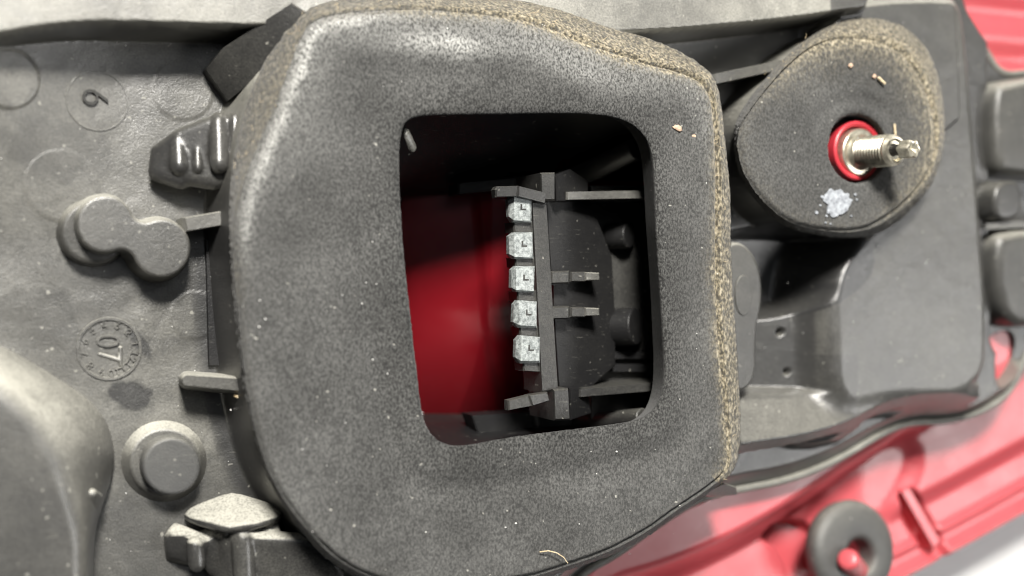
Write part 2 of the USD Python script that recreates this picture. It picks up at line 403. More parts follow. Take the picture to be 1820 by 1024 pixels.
# ---- outlines of the big foam gasket (pixels of the photograph)
G_C = (930, 500)
G_BASE = [(545, 14), (600, -2), (700, -14), (850, -8), (950, 5), (1020, 25), (1080, 50), (1150, 66), (1210, 92), (1252, 118), (1275, 146), (1284, 200), (1292, 280), (1299, 350), (1299, 430), (1301, 500), (1306, 560), (1311, 640), (1316, 720), (1316, 790), (1307, 838), (1258, 878), (1210, 909), (1150, 954), (1080, 990), (1000, 1016), (930, 1040), (800, 1052), (690, 1046), (630, 1024), (585, 998), (540, 952), (500, 892), (469, 832), (449, 760), (433, 680), (422, 600), (414, 500), (407, 400), (409, 330), (418, 262), (436, 190), (462, 125), (497, 62)]
G_FACE = [(553, 36), (600, 22), (700, 13), (850, 20), (930, 31), (1000, 55), (1060, 82), (1120, 102), (1190, 121), (1240, 135), (1266, 160), (1273, 200), (1278, 280), (1278, 380), (1275, 480), (1277, 560), (1284, 650), (1290, 720), (1294, 780), (1297, 836), (1252, 872), (1205, 902), (1145, 946), (1076, 982), (996, 1008), (925, 1030), (800, 1042), (696, 1036), (638, 1015), (594, 988), (551, 944), (506, 888), (475, 830), (455, 759), (439, 680), (428, 600), (420, 500), (416, 410), (430, 335), (460, 262), (492, 190), (515, 128), (536, 68)]
HOLE = [(716, 228), (724, 213), (745, 205), (800, 203), (900, 202), (1000, 200), (1050, 202), (1095, 207), (1125, 219), (1148, 240), (1162, 270), (1166, 320), (1168, 400), (1173, 480), (1180, 580), (1184, 650), (1182, 695), (1170, 727), (1150, 744), (1100, 754), (1000, 766), (900, 779), (830, 793), (800, 793), (774, 781), (758, 758), (749, 725), (740, 640), (731, 560), (722, 480), (715, 400), (711, 310), (711, 260)]
B_C = (1500, 245)
B_BASE = [(1462, 48), (1540, 29), (1600, 42), (1642, 75), (1668, 130), (1680, 200), (1678, 268), (1655, 335), (1602, 392), (1544, 424), (1462, 420), (1388, 403), (1325, 335), (1306, 282), (1303, 225), (1334, 172), (1395, 102)]
B_FACE = [(1462, 70), (1532, 64), (1590, 76), (1630, 116), (1660, 180), (1670, 250), (1650, 320), (1594, 376), (1536, 411), (1464, 410), (1392, 392), (1334, 328), (1315, 280), (1313, 232), (1344, 182), (1404, 112)]
B_HOLE = circ(1526, 264, 53, 62, 40)

# ---- housing: one moulded sheet
fd = Field(-108, 172, -84, 86, 0.32, -20.0)
X, Y = fd.X, fd.Y
# floor on the left climbs to the rim at its far left
fd.Z = -20.5 + 6.5 * sstep((-62 - X) / 34) * sstep((Y - 4) / 40)
fd.Z += 0.16 * (meshkit.fbm(np.stack([X * 0.09, Y * 0.09, 0 * X], -1), 3, seed=2) - 0.5) * 2
right = sstep((X - 30) / 12)
fd.Z = fd.Z * (1 - right) + (-21.0) * right
RECESS = [(1290, 450), (1430, 440), (1500, 470), (1505, 560), (1505, 640), (1540, 780), (1290, 790)]
xr_ = U(1492, 580, -17)[0]
fd.set(RECESS, lambda x, y: -17.0 - 0.30 * np.clip(xr_ - x, 0, 30), 2.0, at=-19.0)
SHADE_POCKET = [(1280, 425), (1440, 425), (1495, 440), (1500, 478), (1440, 520), (1390, 545), (1280, 552)]
fd.set(SHADE_POCKET, -28.0, 3.0, smooth=2, at=-19.0)  # sunk only to stand in for the bolt gasket's cast shadow
# bottom ledge that faces up the picture, then the outer wall
LEDGE = [(1290, 790), (1318, 788), (1420, 771), (1500, 742), (1560, 702), (1605, 690), (1700, 688), (1745, 686), (1745, 720), (1600, 760), (1290, 860)]
LEDGE = [(1285, 703), (1480, 701), (1540, 655), (1600, 685), (1700, 688), (1745, 686), (1745, 720), (1600, 722), (1500, 762), (1420, 784), (1290, 805)]
fd.set(LEDGE, lambda x, y: np.clip(-16.9 + 0.66 * (U(1400, 704, -17)[1] - y), -21.0, -11.4), 1.2, how='max', smooth=0, at=-15.0)
# plateau on the right, below and beside the bolt
PLAT = [(1500, 20), (1560, 8), (1690, 5), (1704, 30), (1712, 120), (1722, 240), (1735, 420), (1745, 560), (1743, 686), (1600, 686), (1560, 692), (1502, 704), (1496, 600), (1494, 490), (1545, 428), (1600, 380), (1600, 300), (1560, 200)]
fd.set(PLAT, -13.0, 8.0, how='max', smooth=2)
PLAT_UP = [(1480, 30), (1552, 7), (1688, 4), (1698, 12), (1703, 120), (1706, 236), (1560, 240), (1480, 120)]
fd.set(PLAT_UP, -11.6, 0.9, how='max', smooth=1)
# top rim
RIM = [(-60, -120), (-60, 62), (0, 57), (60, 46), (130, 38), (200, 36), (400, 42), (540, 46), (700, 48), (950, 50), (1040, 50), (1120, 53), (1180, 51), (1250, 46), (1400, 31), (1500, 16), (1550, 8), (1552, -120)]
fd.set(RIM, -8.5, 1.2, how='max', smooth=1)
# platforms under the two gaskets
def shrink(px, c, k):
    return [(c[0] + (x - c[0]) * k, c[1] + (y - c[1]) * k) for x, y in px]
fd.set(shrink(G_BASE, G_C, 0.985), -8.3, 3.2, how='max')
fd.set(shrink(B_BASE, B_C, 0.92), -9.2, 1.2, how='max')
# far right end steps down
END = [(1752, -60), (1752, 300), (1760, 560), (1752, 600), (1790, 640), (1900, 640), (1990, -60)]
fd.set(END, -25.0, 3.6, how='min', at=-25.0)
# outer contour: beyond it the wall falls to below the lens
OUT = [(-200, -200), (1672, -200), (1694, 0), (1722, 48), (1752, 92), (1778, 134), (1822, 130), (1990, 110), (1990, 560), (1830, 610), (1818, 650), (1792, 702), (1742, 733), (1682, 750), (1612, 750), (1560, 774), (1500, 811), (1440, 839), (1380, 858), (1300, 872), (1262, 882), (1230, 892), (1160, 938), (1090, 990), (1030, 1020), (980, 1090), (-200, 1200)]
dO = sdist(X, Y, UL(OUT, -25.0)[:, :2], 2)
lip = -31.0
inside_dist = dO
lip_d = sdist(X, Y, UL([(1990, 640), (1822, 652), (1770, 708), (1742, 724), (1682, 740), (1612, 740), (1560, 763), (1500, 800), (1440, 828), (1380, 847), (1300, 860), (1200, 905), (1090, 978), (1000, 1060), (1000, 1400), (1990, 1400)], -31.0)[:, :2], 2)
# slope of the outer wall between ledge and lip: height falls with distance towards the lip
wall = sdist(X, Y, UL([(1250, 812), (1318, 789), (1420, 772), (1500, 743), (1560, 706), (1610, 690), (1742, 690), (1776, 690), (1800, 640), (1990, 600), (1990, 1500), (900, 1500), (900, 1000), (1150, 890)], -12.0)[:, :2], 1)
m = np.clip((wall + 0.3) / 8.5, 0, 1)
drop = np.where(X > 18, m, 0)
sfrac = np.clip(wall / np.maximum(wall + np.maximum(dO - 0.9, 0), 1e-3), 0, 1)
fd.Z = np.where((wall > 0) & (X > 18) & (dO > 0), np.minimum(fd.Z, -11.6 - 13.4 * sfrac), fd.Z)
fd.Z = np.where(X > 14, np.minimum(fd.Z, -25.0 + 4.0 * np.maximum(dO - 0.5, 0)), fd.Z)
# opening onto red, standing in for red reflected in the glossy black wall
REFL_GAP = [(1755, 606), (1786, 592), (1800, 602), (1794, 648), (1768, 680), (1752, 680)]
fd.set(REFL_GAP, -42.0, 0.8, how='min', at=-25.0)
# small features pressed into the sheet
for cx, cy, rr, dz in ((15, 140, 48, 0.35), (325, 160, 52, 0.10), (110, 330, 60, 0.10), (345, 560, 42, 0.10)):
    c = U(cx, cy, fd.at(*U(cx, cy, -18)[:2]))
    d = np.hypot(X - c[0], Y - c[1]) - rr * 0.1 * 1.02
    fd.Z += dz * sstep((0.15 - d) / 0.4)
for cx, cy, r in ((1390, 590, 0.9), (1400, 661, 0.8)):
    c = U(cx, cy, -20.0); d = np.hypot(X - c[0], Y - c[1])
    fd.Z -= 2.5 * sstep((r - d) / 0.5)
fd.Z += 0.5 * (meshkit.fbm(np.stack([X * 0.05, Y * 0.05, 0 * X + 3], -1), 2, seed=15) - 0.5)
fd.Z += 0.10 * (meshkit.fbm(np.stack([X * 0.35, Y * 0.35, 0 * X], -1), 3, seed=5) - 0.5)
hole_xy = np.array([U(x, y, -0.8)[:2] for x, y in chaikin(HOLE, 2)])
dH = sdist(X, Y, hole_xy, 0)
dBH = sdist(X, Y, UL(circ(1525, 264, 50, 58), -6)[:, :2], 0)
keep = (dH < -2.8) & ((dO > -0.35) | (X < 14)) & (fd.Z > -39.9)
hm = fd.mesh(keep)
hv = hm.vertices
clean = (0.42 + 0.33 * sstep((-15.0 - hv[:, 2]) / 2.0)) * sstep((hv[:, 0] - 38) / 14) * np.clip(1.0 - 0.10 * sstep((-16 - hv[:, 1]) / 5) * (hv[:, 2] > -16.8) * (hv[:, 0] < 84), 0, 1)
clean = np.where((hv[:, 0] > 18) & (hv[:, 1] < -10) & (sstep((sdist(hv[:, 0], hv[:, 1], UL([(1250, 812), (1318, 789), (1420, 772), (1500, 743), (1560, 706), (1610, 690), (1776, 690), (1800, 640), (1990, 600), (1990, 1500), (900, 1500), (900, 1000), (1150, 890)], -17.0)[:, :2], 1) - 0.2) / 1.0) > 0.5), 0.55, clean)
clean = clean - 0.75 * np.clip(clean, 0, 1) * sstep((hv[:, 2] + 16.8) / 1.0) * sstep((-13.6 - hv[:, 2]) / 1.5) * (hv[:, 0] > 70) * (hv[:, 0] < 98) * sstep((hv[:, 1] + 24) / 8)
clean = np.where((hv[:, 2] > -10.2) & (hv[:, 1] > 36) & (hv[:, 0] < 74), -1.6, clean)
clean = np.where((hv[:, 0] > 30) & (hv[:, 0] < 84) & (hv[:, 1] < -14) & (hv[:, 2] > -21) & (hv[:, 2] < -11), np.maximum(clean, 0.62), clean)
dg = sdist(hv[:, 0], hv[:, 1], UL(G_BASE, -8.3)[:, :2], 2)
near = sstep((dg + 6.5) / 3.0) * (hv[:, 0] < -20) * sstep((-hv[:, 1] + 26) / 14)
clean = np.where(near > 0.01, np.maximum(clean, 0.85 * near), clean)
for (cx_, cy_, ax__, ay__, rot_, val) in ((232, 702, 42, 24, 0.5, 0.8), (250, 610, 34, 10, 1.0, 0.7), (110, 270, 90, 50, 0.2, 0.30), (70, 560, 70, 50, 0, 0.25), (15, 140, 48, 48, 0, -0.55), (330, 760, 70, 60, 0, -0.5), (290, 560, 70, 40, 0, -0.4), (330, 110, 120, 40, 0.3, -0.3)):  # disc at far left: extra dust tone stands in for its reflective sheen
    q_ = U(cx_, cy_, -19.5); dx_, dy_ = (hv[:, 0] - q_[0]) * 10, -(hv[:, 1] - q_[1]) * 10
    u_, v_ = dx_ * math.cos(rot_) + dy_ * math.sin(rot_), -dx_ * math.sin(rot_) + dy_ * math.cos(rot_)
    wn_ = meshkit.fbm(hv * 0.5, 3, seed=44) - 0.5
    kk = sstep((1.15 - np.sqrt((u_ / ax__) ** 2 + (v_ / ay__) ** 2) + 0.9 * wn_) / 0.3)
    clean = clean + (val - np.clip(clean, -1, val if val > 0 else 1)) * kk * (np.abs(hv[:, 2] + 18) < 5) if val > 0 else clean + val * kk * (clean < 0.3)
dpk = sdist(hv[:, 0], hv[:, 1], UL(SHADE_POCKET, -19.0)[:, :2], 2)
clean = np.where((dpk > -3.5) & (hv[:, 2] < -10), np.maximum(clean, 0.93), clean)  # dust taken off so the added shadow hollow stays black
housing = obj('housing', hm, 'housing', lamp, smooth=True, attrs={'clean': clean})
def bead(pts, r, seg=14):
    P = np.asarray(pts, float); T = np.gradient(P, axis=0); T /= np.linalg.norm(T, axis=1, keepdims=True)
    s_ = np.cross(T, [0, 0, 1.0]); s_ /= np.linalg.norm(s_, axis=1, keepdims=True); n_ = np.cross(s_, T)
    a = np.linspace(0, 2 * math.pi, seg, endpoint=False); V = []; F = []
    for k in range(len(P)): V.append(P[k] + r * (np.outer(np.cos(a), s_[k]) + np.outer(np.sin(a), n_[k])))
    i = np.arange(seg); j = (i + 1) % seg
    for k in range(len(P) - 1): F += [np.stack([k * seg + i, k * seg + j, (k + 1) * seg + j], 1), np.stack([k * seg + i, (k + 1) * seg + j, (k + 1) * seg + i], 1)]
    return trimesh.Trimesh(np.vstack(V), np.vstack(F), process=False)
oc = chaikin(np.asarray(OUT, float), 3)
o3 = UL(oc, -25.0); k0 = int(np.argmax(oc[:, 0] * 0 - np.abs(oc[:, 0] - 1672) - np.abs(oc[:, 1] + 150)))
o3 = np.roll(o3, -k0, 0); oc = np.roll(oc, -k0, 0)
run = o3[:int(np.argmax((oc[:, 1] > 1080) & (oc[:, 0] < 1000)))]
zb_ = np.array([float(fd.at(*(q[:2] + 0.0))) for q in run])
from scipy.ndimage import gaussian_filter1d as gf1
ds = np.r_[0, np.cumsum(np.linalg.norm(np.diff(run, axis=0), axis=1))]; tq = np.arange(0, ds[-1], 0.5)
run = np.column_stack([np.interp(tq, ds, run[:, k]) for k in range(3)])
run[:, 2] = -25.0
run = gf1(run, 2.0, axis=0)
obj('rim', bead(run, 0.85), 'rim', housing, smooth=True)
nr = len(run); iq = np.arange(nr - 1)
sk = np.vstack([run, run + [0, 0, -16.0]])
obj('skirt', (sk, np.stack([iq, iq + 1, iq + 1 + nr, iq + nr], 1)), 'housing_clean', housing, smooth=True)
FL = lambda px, py, z=-19: float(fd.at(*U(px, py, z)[:2]))

# ---- foam gaskets
def gasket(base, face, hole, c, n, zb, zf, zh, profile, rows=(12, 5, 95, 10), seed=1, hole_bottom=-8.0, taper=1.8, edge=0.8, bevel=0.0, palef=lambda t, a, b, p: 0 * t):
    t, LB = ray_loop(base, c, n); _, LF = ray_loop(face, c, n); _, LH = ray_loop(hole, c, n, sig=1.2)
    zbt = zb + bevel * np.clip(np.cos(t) * 1.6 - 0.4, 0, 1)
    B, Fc, H = UL(LB, zbt), UL(LF, zf), UL(LH, zh)
    R, dirt, pale_tint = [], [], []
    nf = lambda p, s, k: meshkit.fbm(np.asarray(p) * s, 3, seed=k) - 0.5
    wob = nf(np.column_stack([np.cos(t) * 14, np.sin(t) * 14, 0 * t]), 1, seed)
    cen = Fc.mean(0)
    out = (Fc - cen); out[:, 2] = 0; out /= np.linalg.norm(out, axis=1, keepdims=True)
    R.append(np.column_stack([B[:, :2], np.full(n, zb - 0.4)])); dirt.append(np.full(n, 0.3)); pale_tint.append(np.zeros(n))
    for s in np.linspace(0, 1, rows[0] - 1, endpoint=False):
        p = B + (Fc - B) * s
        bulge = math.sin(math.pi * s) * 0.35
        p = p + out * bulge
        p = p + out * (0.9 * nf(p, 0.9, seed + 1) + 0.5 * nf(p, 2.6, seed + 2))[:, None] * math.sin(math.pi * min(1, s + 0.15))
        R.append(p); dirt.append(np.full(n, 1.0) * (0.62 + 0.38 * s ** 3)); pale_tint.append(np.zeros(n))
    W = np.linalg.norm((H - Fc)[:, :2], axis=1)
    for s in np.linspace(0, 1, rows[2]):
        p = Fc + (H - Fc) * s
        d_out = W * s; d_in = W * (1 - s)
        z = zf + (zh - zf) * s + profile(t, d_out, d_in, p)
        fray = (0.5 * wob + 0.25 * nf(p, 1.2, seed + 3)) * np.exp(-d_out / 0.9)
        z = z + 0.30 * nf(p, 0.12, seed + 4) + 0.12 * nf(p, 1.1, seed + 5) + 0.07 * nf(p, 3.0, seed + 6)
        p = p.copy(); p[:, 2] = z; p[:, :2] += out[:, :2] * fray[:, None]
        if s > 0.97:
            ci = H.mean(0); oi = H - ci; oi[:, 2] = 0; oi /= np.linalg.norm(oi, axis=1, keepdims=True)
            p[:, :2] += oi[:, :2] * (0.24 * nf(p, 1.7, seed + 7) + 0.12 * nf(p, 0.5, seed + 9))[:, None]
        R.append(p); dirt.append(np.exp(-np.maximum(d_out - 0.5 - 1.2 * wob, 0) / edge) * 0.95); pale_tint.append(palef(t, d_out, d_in, p))
    from scipy.ndimage import gaussian_filter1d as gfl
    last = R[-1]; last = np.column_stack([gfl(last[:, k], 9.0, mode='wrap') for k in range(3)]) + [0, 0, -0.12]
    ci = H.mean(0); oi = H - ci; oi[:, 2] = 0; oi /= np.linalg.norm(oi, axis=1, keepdims=True)
    for s in np.linspace(0, 1, rows[3] + 1)[1:]:
        p = last + oi * (0.7 * (1 - math.cos(min(1, s * 3) * math.pi / 2)) * -0.0 + taper * s)
        p[:, 2] = last[:, 2] - 0.0 + (hole_bottom - last[:, 2]) * s
        p = p + oi * (0.05 * nf(p, 0.4, seed + 8))[:, None]
        R.append(p); dirt.append(np.full(n, 0.02)); pale_tint.append(np.zeros(n))
    V = np.vstack(R); F = []
    i = np.arange(n); j = (i + 1) % n
    for k in range(len(R) - 1):
        a, b = k * n, (k + 1) * n
        F += [np.stack([a + i, a + j, b + j], 1), np.stack([a + i, b + j, b + i], 1)]
    return trimesh.Trimesh(V, np.vstack(F), process=False), np.concatenate(dirt), np.concatenate(pale_tint), t, Fc, H

def big_profile(t, d_out, d_in, p):
    top = np.clip(np.sin(t), 0, 1) ** 0.7
    left = np.clip(-np.cos(t), 0, 1)
    roundr = 0.7 + 1.8 * top + 1.2 * left * np.clip(np.sin(t) + 0.55, 0, 1)
    z = -1.3 * (np.clip(1 - d_out / roundr, 0, 1) ** 2)
    z += -0.9 * np.exp(-((d_in - 8.0) / 2.6) ** 2) * (0.35 + 0.65 * np.clip(-np.sin(t) * 0.9 + 0.25 - 0.35 * np.cos(t), 0, 1))
    z += -0.6 * np.exp(-d_in / 0.6)
    z += 0.7 * np.exp(-((d_out - 7.5) / 3.0) ** 2) * top
    return z

def big_pale(t, d_out, d_in, p):  # paler along the upper-left bevel and in patches near the top
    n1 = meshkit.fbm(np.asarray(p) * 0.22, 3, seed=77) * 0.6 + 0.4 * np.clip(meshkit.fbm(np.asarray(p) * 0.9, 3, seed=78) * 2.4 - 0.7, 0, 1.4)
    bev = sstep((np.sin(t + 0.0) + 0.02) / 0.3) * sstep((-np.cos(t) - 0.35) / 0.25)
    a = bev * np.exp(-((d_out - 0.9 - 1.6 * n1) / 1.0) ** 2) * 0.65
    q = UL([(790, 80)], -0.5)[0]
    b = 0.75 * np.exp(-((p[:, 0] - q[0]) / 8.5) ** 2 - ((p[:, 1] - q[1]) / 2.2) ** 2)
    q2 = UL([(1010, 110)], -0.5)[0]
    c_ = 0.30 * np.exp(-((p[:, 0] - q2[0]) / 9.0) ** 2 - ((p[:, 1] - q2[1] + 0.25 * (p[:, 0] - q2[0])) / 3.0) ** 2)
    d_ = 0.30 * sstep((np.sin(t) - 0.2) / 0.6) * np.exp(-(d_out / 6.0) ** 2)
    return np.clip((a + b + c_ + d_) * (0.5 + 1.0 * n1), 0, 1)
gm, gd, gw, gt, gF, gH = gasket(G_BASE, G_FACE, HOLE, G_C, 1500, -8.4, -0.6, -0.3, big_profile, seed=11, palef=big_pale, bevel=5.6)
# the cut edge is dirty and frayed at the top and right, less so along the left and the bottom
N = 1500
ang = np.tile(gt, len(gd) // N)
side = np.clip(np.sin(ang) * 1.3 + 0.15, 0, 1) + np.clip(np.cos(ang) * 1.4 - 0.1, 0, 1) * (np.sin(ang) > -0.72)
face_part = np.repeat(np.arange(len(gd) // N), N) >= 12
left_up = np.clip(-np.cos(ang) * 1.5, 0, 1) * sstep((np.sin(ang) + 0.1) / 0.3)
side = np.where(face_part, side * (1 - left_up), side * (1 - 0.55 * left_up))
gd = gd * np.clip(side, 0.03, 1.0)
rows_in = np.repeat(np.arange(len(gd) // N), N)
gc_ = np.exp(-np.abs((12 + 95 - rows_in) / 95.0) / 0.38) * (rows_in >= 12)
gas = obj('foam_gasket', gm, 'foam', lamp, smooth=True, label='large grey-black foam gasket with a rounded rectangular opening and frayed tan edge', attrs={'dirt': gd, 'pale_tint': gw, 'coarse': gc_, 'core': (rows_in >= 12 + 95) * 1.0})

def bolt_profile(t, d_out, d_in, p):
    top = np.clip(np.sin(t) + 0.3, 0, 1)
    z = -1.2 * (np.clip(1 - d_out / (1.0 + 2.0 * top), 0, 1) ** 2)
    z += -0.7 * np.exp(-d_in / 1.2) * np.clip(np.sin(t), 0, 1) - 0.3 * np.exp(-d_in / 0.5)
    z += -0.5 * np.exp(-((d_in - 3.5) / 1.5) ** 2) * np.clip(np.sin(t) * 1.4, 0, 1)
    return z
bm_, bd_, bw_, bt, bF, bH = gasket(B_BASE, B_FACE, B_HOLE, B_C, 900, -9.4, -3.4, -3.3, bolt_profile, edge=2.6, bevel=2.0, rows=(12, 4, 60, 8), seed=31, hole_bottom=-9.0, taper=0.1)
ang = np.tile(bt, len(bd_) // 900)
sideb = np.clip(0.75 * np.cos(ang - 0.75) + 0.42, 0.10, 1.0)
bgas = obj('bolt_foam_gasket', bm_, 'foam_bolt', lamp, smooth=True, label='small rounded foam gasket around the threaded bolt', attrs={'dirt': bd_ * sideb, 'core': (np.repeat(np.arange(len(bd_) // 900), 900) >= 12 + 60) * 1.0})

# white paint dab on it
r = np.random.default_rng(5)
dab = chaikin([(1470, 345), (1480, 336), (1494, 334), (1505, 345), (1516, 352), (1508, 372), (1496, 388), (1478, 389), (1474, 374), (1466, 360)], 2)
dab = dab + (meshkit.fbm(np.column_stack([dab * 0.16, np.zeros(len(dab))]), 3, seed=8)[:, None] - 0.5) * (dab - dab.mean(0)) * 0.75
dabs = [pad(dab, -2.98, -3.8, 0.12, 0.12, 0)]
for (x, y, q) in ((1462, 350, 2.4), (1521, 346, 2.0), (1524, 355, 1.5), (1452, 378, 2.6), (1468, 396, 1.6), (1477, 398, 1.3), (1514, 384, 1.4), (1459, 365, 1.5), (1470, 384, 1.7)):
    dabs.append(pad(circ(x, y, q, q * 1.2, 9), -3.05, -3.8, 0.08, 0.08, 0))
obj('paint_dab', trimesh.util.concatenate(dabs), 'paint', bgas)

# frayed fibres along the cut edges
def fibres(loop, weights, count, seed, lo, hi, name, parent):
    r = np.random.default_rng(seed)
    cen = loop.mean(0); w = np.clip(weights, 0, None); w = w / w.sum()
    pts, wid = [], []
    idx = r.choice(len(loop), count, p=w)
    for i in idx:
        a = loop[i].copy(); o = a - cen; o[2] = 0; o /= np.linalg.norm(o)
        tng = np.cross([0, 0, 1.0], o)
        a += o * r.uniform(-0.8, 2.2) + np.array([0, 0, r.uniform(-4.5, -0.1)])
        if a[2] > -1: a[2] -= 0.3
        L = r.uniform(lo, hi)
        d = o * r.normal(0.4, 0.5) + tng * r.normal(0, 0.9) + np.array([0, 0, r.normal(0.25, 0.4)])
        d /= np.linalg.norm(d)
        b = a + d * L * 0.5 + r.normal(0, 0.12 * L, 3); c = a + d * L + r.normal(0, 0.25 * L, 3)
        pts += [a, b, c, c + (c - b) * 0.4]; wid += [0.07, 0.055, 0.04, 0.025]
    cv = UsdGeom.BasisCurves.Define(stage, path_for(name, parent))
    cv.CreateTypeAttr('cubic'); cv.CreateBasisAttr('bspline')
    cv.CreateCurveVertexCountsAttr(Vt.IntArray([4] * count))
    cv.CreatePointsAttr(Vt.Vec3fArray.FromNumpy((np.array(pts) * MM).astype(np.float32)))
    cv.CreateWidthsAttr(Vt.FloatArray.FromNumpy((np.array(wid) * MM).astype(np.float32))); cv.SetWidthsInterpolation('vertex')
    UsdShade.MaterialBindingAPI.Apply(cv.GetPrim()).Bind(M['straw'])
    cv.GetPrim().SetCustomDataByKey('kind', 'stuff')
    return cv.GetPrim()
side1 = np.clip(np.sin(gt) * 1.3 + 0.1, 0, 1) + np.clip(np.cos(gt) * 1.4 - 0.1, 0, 1) * (np.sin(gt) > -0.7)
fibres(gF, side1, 260, 3, 0.35, 1.0, 'frayed_fibre', gas)
fibres(bF, np.clip(0.75 * np.cos(bt - 0.75) + 0.3, 0, 1), 150, 4, 0.3, 0.8, 'frayed_fibre', bgas)

# ---- bolt in its red ring
bc = U(1524, 268, -6.2)
def ring_lathe(c, prof, n=64, axis=(0, 0, 1)):
    t = np.linspace(0, 2 * math.pi, n, endpoint=False)
    w = np.array(axis, float); w /= np.linalg.norm(w)
    u = np.cross([0, 1.0, 0], w); u /= np.linalg.norm(u); v = np.cross(w, u)
    L = [np.array(c) + w * z + r * (np.outer(np.cos(t), u) + np.outer(np.sin(t), v)) for r, z in prof]
    V = np.vstack(L); F = []
    i = np.arange(n); j = (i + 1) % n
    for k in range(len(L) - 1):
        F += [np.stack([k * n + i, k * n + j, (k + 1) * n + j], 1), np.stack([k * n + i, (k + 1) * n + j, (k + 1) * n + i], 1)]
    return trimesh.Trimesh(V, np.vstack(F), process=False)
rr = ring_lathe(bc, [(6.2, -4), (6.2, 0.2), (6.0, 0.5), (5.7, 0.6), (5.2, 0.4), (4.95, 0.1), (4.9, -0.5), (4.8, -4)])
obj('bolt_ring', rr, 'red_ring', lamp, smooth=40, label='red plastic ring around the bolt')
ax = np.array([0.10, -0.045, 1.0]); ax /= np.linalg.norm(ax)
b0 = bc + np.array([0.35, -0.35, 0.0])
bolt = obj('bolt', ring_lathe(b0, [(0.01, 0.75), (0.01, 0.76)], 3), 'zinc', lamp) if False else None
# threaded shaft, ridges as a helix
def thread(c, axis, r, pitch, depth, z0, z1, n=48):
    w = np.array(axis) / np.linalg.norm(axis)
    u = np.cross([0, 1.0, 0], w); u /= np.linalg.norm(u); v = np.cross(w, u)
    t = np.linspace(0, 2 * math.pi, n, endpoint=False)
    zs = np.arange(z0, z1 + 1e-6, pitch / 8)
    L = []
    for z in zs:
        ph = (z / pitch - t / (2 * math.pi)) % 1.0
        fade = min(1.0, (z1 - z) / 0.6 + 0.0)
        R_ = r - depth * np.abs(ph * 2 - 1) * fade - 0.25 * max(0, 1 - (z1 - z) / 0.6)
        L.append(c + w * z + R_[:, None] * (np.outer(np.cos(t), u) + np.outer(np.sin(t), v)))
    V = np.vstack(L + [[c + w * z1]]); F = []
    i = np.arange(n); j = (i + 1) % n
    for k in range(len(L) - 1):
        F += [np.stack([k * n + i, k * n + j, (k + 1) * n + j], 1), np.stack([k * n + i, (k + 1) * n + j, (k + 1) * n + i], 1)]
    e = (len(L) - 1) * n
    F.append(np.stack([e + i, e + j, np.full(n, len(V) - 1)], 1))
    return trimesh.Trimesh(V, np.vstack(F), process=False)
bolt = obj('bolt', thread(b0, ax, 3.25, 0.80, 0.50, 0.5, 9.6), 'zinc', lamp, smooth=35, label='zinc plated threaded bolt with narrow star tip')
obj('flange', ring_lathe(b0, [(4.9, -3.6), (4.9, 0.35), (4.7, 0.62), (4.4, 0.7), (3.7, 0.75), (3.4, 1.1), (3.1, 1.6)], 64, ax), 'zinc', bolt, smooth=40)
obj('collar', ring_lathe(b0, [(2.5, 9.3), (3.05, 9.5), (3.1, 9.8), (2.6, 10.5), (2.25, 10.45), (1.9, 9.9), (0.02, 9.7)], 48, ax), 'zinc', bolt, smooth=35)
obj('neck', ring_lathe(b0, [(1.45, 9.6), (1.1, 10.2), (1.1, 12.1), (1.3, 12.5)], 32, ax), 'inside', bolt, smooth=40)
w = ax; u = np.cross([0, 1.0, 0], w); u /= np.linalg.norm(u); v = np.cross(w, u)
t = np.linspace(0, 2 * math.pi, 72, endpoint=False)
star = 1.75 + 0.18 * np.cos(6 * t)
tipL = [b0 + w * z + (star * k)[:, None] * (np.outer(np.cos(t), u) + np.outer(np.sin(t), v)) for z, k in ((12.2, 0.8), (12.45, 1.0), (14.9, 1.0), (15.25, 0.86), (15.2, 0.6), (14.6, 0.02))]
obj('star_tip', loft([np.array(q) for q in tipL], False, False), 'zinc', bolt, smooth=40)

# ---- left side of the housing: bosses, ribs, clips, marks
zf = FL(250, 430)
def peanut(r1, r2, k=0.0):
    a = Polygon(circ(187, 398, r1)).union(Polygon(circ(287, 441, r2)))
    a = a.buffer(26).buffer(-26)
    return list(a.exterior.coords)[:-1]
def resamp(p, n):
    p = np.asarray(p, float); q = np.vstack([p, p[:1]])
    s = np.r_[0, np.cumsum(np.linalg.norm(np.diff(q, axis=0), axis=1))]
    t = np.linspace(0, s[-1], n, endpoint=False)
    return np.column_stack([np.interp(t, s, q[:, 0]), np.interp(t, s, q[:, 1])])
pn = resamp(peanut(51, 52), 120)
pm_ = pad(pn, -13.2, zf - 0.6, 0.8, 0.55, 0, foot=0.7)
obj('boss', pm_, 'housing', housing, smooth=True, attrs={'clean': 0.35 * sstep((pm_.vertices[:, 2] + 13.9) / 0.5)}, label='raised figure-eight boss of two joined discs')
fl = FL(150, 430)
obj('boss_step', pad(circ(168, 412, 62, 58), -16.5, fl - 0.5, 0.5, 0.9, 0), 'housing_clean', housing, smooth=40)
zr = FL(300, 820)
b1 = obj('boss', pad(circ(305, 829, 52), -14.6, zr - 0.5, 0.25, 0.7, 0, foot=0.6), 'rubber', housing, label='round black button boss')
obj('boss_collar', pad(circ(294, 822, 66, 63), -18.4, zr - 0.5, 1.4, 0.8, 0), 'housing', housing)

